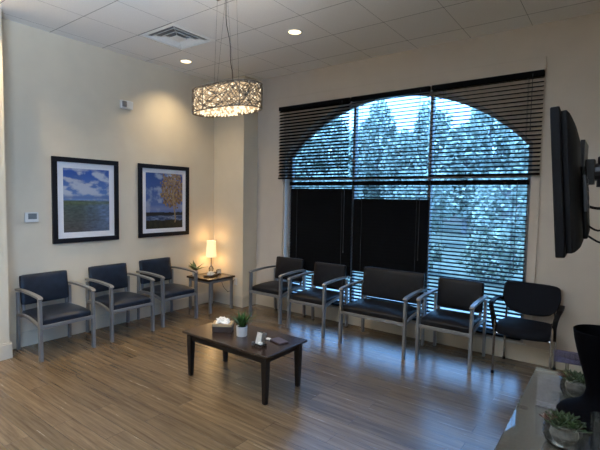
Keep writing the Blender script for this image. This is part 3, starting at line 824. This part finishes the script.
# ------------------------------------------------------------------ outside
bm = BM(); box(bm, -14, 20, .26, 2.4, -.25, -.10); struct('ground_walkway', bm, M['concrete'])
bm = BM(); box(bm, -30, 34, 2.4, 40, -.30, -.12); struct('ground_lawn', bm, M['grass'])
def foliage(bm, c, r, n_, leaf, seed, flat=1):
    q = random.Random(seed)
    for k in range(n_):
        d = V((q.gauss(0, 1), q.gauss(0, 1), q.gauss(0, 1))).normalized()
        rad = (.72+.3*noise.noise(d*2.2+V((seed, 0, 0)))+q.uniform(-.12, .12))
        p = V((c[0]+d.x*r[0]*rad, c[1]+d.y*r[1]*rad, c[2]+d.z*r[2]*rad))
        a = V((q.gauss(0, 1), q.gauss(0, 1), q.gauss(0, 1))).normalized()*leaf; b = a.cross(V((q.gauss(0, 1), q.gauss(0, 1), q.gauss(0, 1)))).normalized()*leaf*.6
        vs = [bm.verts.new(p+s) for s in (a, b, -a, -b)]; bm.faces.new(vs)
def bush(name, label, x, y, w, d, h, seed, grp=None):
    t = thing(name, label, 'bush', (x, y, -.12), 0, grp)
    bm = BM(); foliage(bm, (0, 0, h*.52), (w*.62, d*.62, h*.62), 900, .07, seed); mk('foliage', bm, M['hedge'], t)
    bm = BM()
    for k in range(5): tube(bm, [(.06*k-.12, 0, 0), ((.06*k-.12)*4, .05, h*.6)], .015, 5)
    mk('stems', bm, M['bark'], t)
for i, (x, w, h, l) in enumerate([(-4.2, 1.25, 1.0, 'leafy bush outside, far left beyond the window'), (-2.4, 1.25, 1.1, 'leafy bush outside behind the dark left blind'), (-.6, 1.25, 1.05, 'leafy bush outside behind the dark middle blind'), (1.2, 1.25, 1.0, 'leafy bush outside, left part of the open lower blind'), (3.0, 1.25, 1.15, 'leafy bush outside, middle of the open lower blind'), (4.8, 1.25, 1.0, 'leafy bush outside behind the wall right of window')]):
    bush('shrub', l, x, 5.2, w, 1.1, h, 20+i, 'bushes beyond the walkway')
def tree(label, x, y, h, r, seed):
    t = thing('tree', label, 'tree', (x, y, -.12), 0, 'trees beyond the lawn')
    bm = BM(); tube(bm, [(0, 0, 0), (.05, 0, h*.3), (-.05, 0, h*.6), (0, .05, h*.85)], [.16, .12, .09, .04], 8)
    for k in range(6): a = k*1.05+seed; tube(bm, [(0, 0, h*(.35+.06*k)), (math.cos(a)*r*.6, math.sin(a)*r*.6, h*(.55+.06*k))], [.06, .02], 6)
    mk('trunk', bm, M['bark'], t)
    bm = BM(); foliage(bm, (0, 0, h*.55), (r*1.12, r*1.1, h*.52), 3200 if h > 5 else 1500, .17 if h > 5 else .11, seed); mk('crown', bm, M['crown'], t)
order = ['leftmost', 'second from left', 'third from left', 'fourth from left', 'fifth from left', 'sixth from left', 'seventh from left', 'eighth from left', 'ninth from left', 'tenth from left', 'second from right', 'rightmost']
for k in range(12): tree('broad leafy tree outside across the lawn, %s of the nearer tall row' % order[k], -26+3.5*k, 19, 5.9+.2*(k % 3), 1.45, 40+k)
for k in range(12): tree('tall leafy tree outside in the back row before the building, %s there' % order[k], -28+3.8*k, 23.5, 8.2+.25*(k % 3), 1.62, 80+k)
for i, (x, y, h, r, l) in enumerate([(-9, 11, 3.0, 1.3, 'low round tree outside, leftmost in front of the tree row'), (-5, 11, 3.1, 1.3, 'low round tree outside behind the upper left blind'), (-1.2, 12, 3.2, 1.3, 'low round tree outside behind the middle blinds'), (2.2, 11, 3.0, 1.3, 'low round tree outside, seen through the right blinds'), (5.4, 12, 3.2, 1.3, 'low round tree outside, rightmost in front of the tree row')]):
    tree(l, x, y, h, r, 60+i)
t = thing('building', 'pale stucco building with dark roof far outside the window', 'building', (-4, 30, -.12), 0)
bm = BM(); box(bm, -16, 16, 0, 8, 0, 3.6); mk('wall', bm, M['stucco'], t)
bm = BM(); vs = [bm.verts.new(p) for p in [(-16.6, -.6, 3.6), (16.6, -.6, 3.6), (16.6, 8.6, 3.6), (-16.6, 8.6, 3.6), (-13, 4, 5.6), (13, 4, 5.6)]]
for f in ((0, 1, 5, 4), (2, 3, 4, 5), (0, 4, 3), (1, 2, 5), (0, 1, 2, 3)): bm.faces.new([vs[k] for k in f])
mk('roof', bm, M['roof'], t)
for k in range(6):
    bm = BM(); box(bm, -14+5*k, -12.2+5*k, -.03, .0, 1.0, 2.5); mk('window', bm, M['bronze'], t)

# ------------------------------------------------------------------ lights
def lamp(name, typ, loc, energy, col, **kw):
    l = bpy.data.lights.new(name, typ); l.energy = energy; l.color = col
    for k, v in kw.items(): setattr(l, k, v)
    o = bpy.data.objects.new(name, l); C.objects.link(o); o.location = loc; return o
WARM = (1, .78, .48)
DL = [34, 7, 7, 84, 18, 7, 84, 22, 6]
for (lx, ly), e in zip(lights_xy, DL):
    lamp('downlight_beam', 'SPOT', (lx, ly, H-.012), e, WARM, shadow_soft_size=.05, spot_size=math.radians(118), spot_blend=1.0)
lamp('pendant_glow', 'SPOT', (PX, PY, PZ-.025), 16, WARM, shadow_soft_size=.10, spot_size=math.radians(160), spot_blend=.6)
lamp('pendant_up_glow', 'POINT', (PX, PY, PZ+PH+.06), 1.5, WARM, shadow_soft_size=.1)
lamp('lamp_glow', 'POINT', (LX+.03, LY-.03, ETZ+.52), .75, (1, .60, .24), shadow_soft_size=.05)
lamp('lamp_glow_low', 'POINT', (LX, LY, ETZ+.23), .9, (1, .60, .24), shadow_soft_size=.05)
s = lamp('sun', 'SUN', (0, -5, 12), 1.4, (.45, .70, 1.0), angle=math.radians(2))
s.rotation_euler = V((.35, .5, -1.3)).to_track_quat('-Z', 'Y').to_euler()
d2 = lamp('added_window_fill', 'AREA', (RX+.05, (WY0+WY1)/2, (WZ0+WZ1)/2), 120, (.66, .80, 1.0), shape='RECTANGLE', size=2.2, size_y=2.2, spread=math.radians(86))  # added fill light, aimed upward from the extra window to brighten the ceiling
d2.rotation_euler = V((-.62, .36, 1.0)).to_track_quat('-Z', 'Z').to_euler()
w = bpy.data.worlds.new('World'); bpy.context.scene.world = w; w.use_nodes = True
bg = w.node_tree.nodes['Background']; bg.inputs[0].default_value = (.20, .47, 1.0, 1); bg.inputs[1].default_value = 2.4

# ------------------------------------------------------------------ camera
cam = bpy.data.cameras.new('camera'); co = bpy.data.objects.new('camera', cam); C.objects.link(co)
yaw, pitch, roll = .6375, .0628, .0174
fw = V((-math.sin(yaw)*math.cos(pitch), math.cos(yaw)*math.cos(pitch), -math.sin(pitch)))
rt = V((math.cos(yaw), math.sin(yaw), 0)); up = rt.cross(fw)
r2 = rt*math.cos(roll)+up*math.sin(roll); u2 = -rt*math.sin(roll)+up*math.cos(roll)
Mx = Matrix((r2, u2, -fw)).transposed().to_4x4(); Mx.translation = V((5.2098, -5.0197, 1.6904))
co.matrix_world = Mx
cam.sensor_width = 36; cam.lens = 429.79/600*36; cam.clip_start = .05; cam.clip_end = 200
sc = bpy.context.scene; sc.camera = co
sc.view_settings.view_transform = 'Standard'; sc.view_settings.look = 'None'; sc.view_settings.gamma = 1; sc.view_settings.use_curve_mapping = False
sc.view_settings.exposure = 1.5
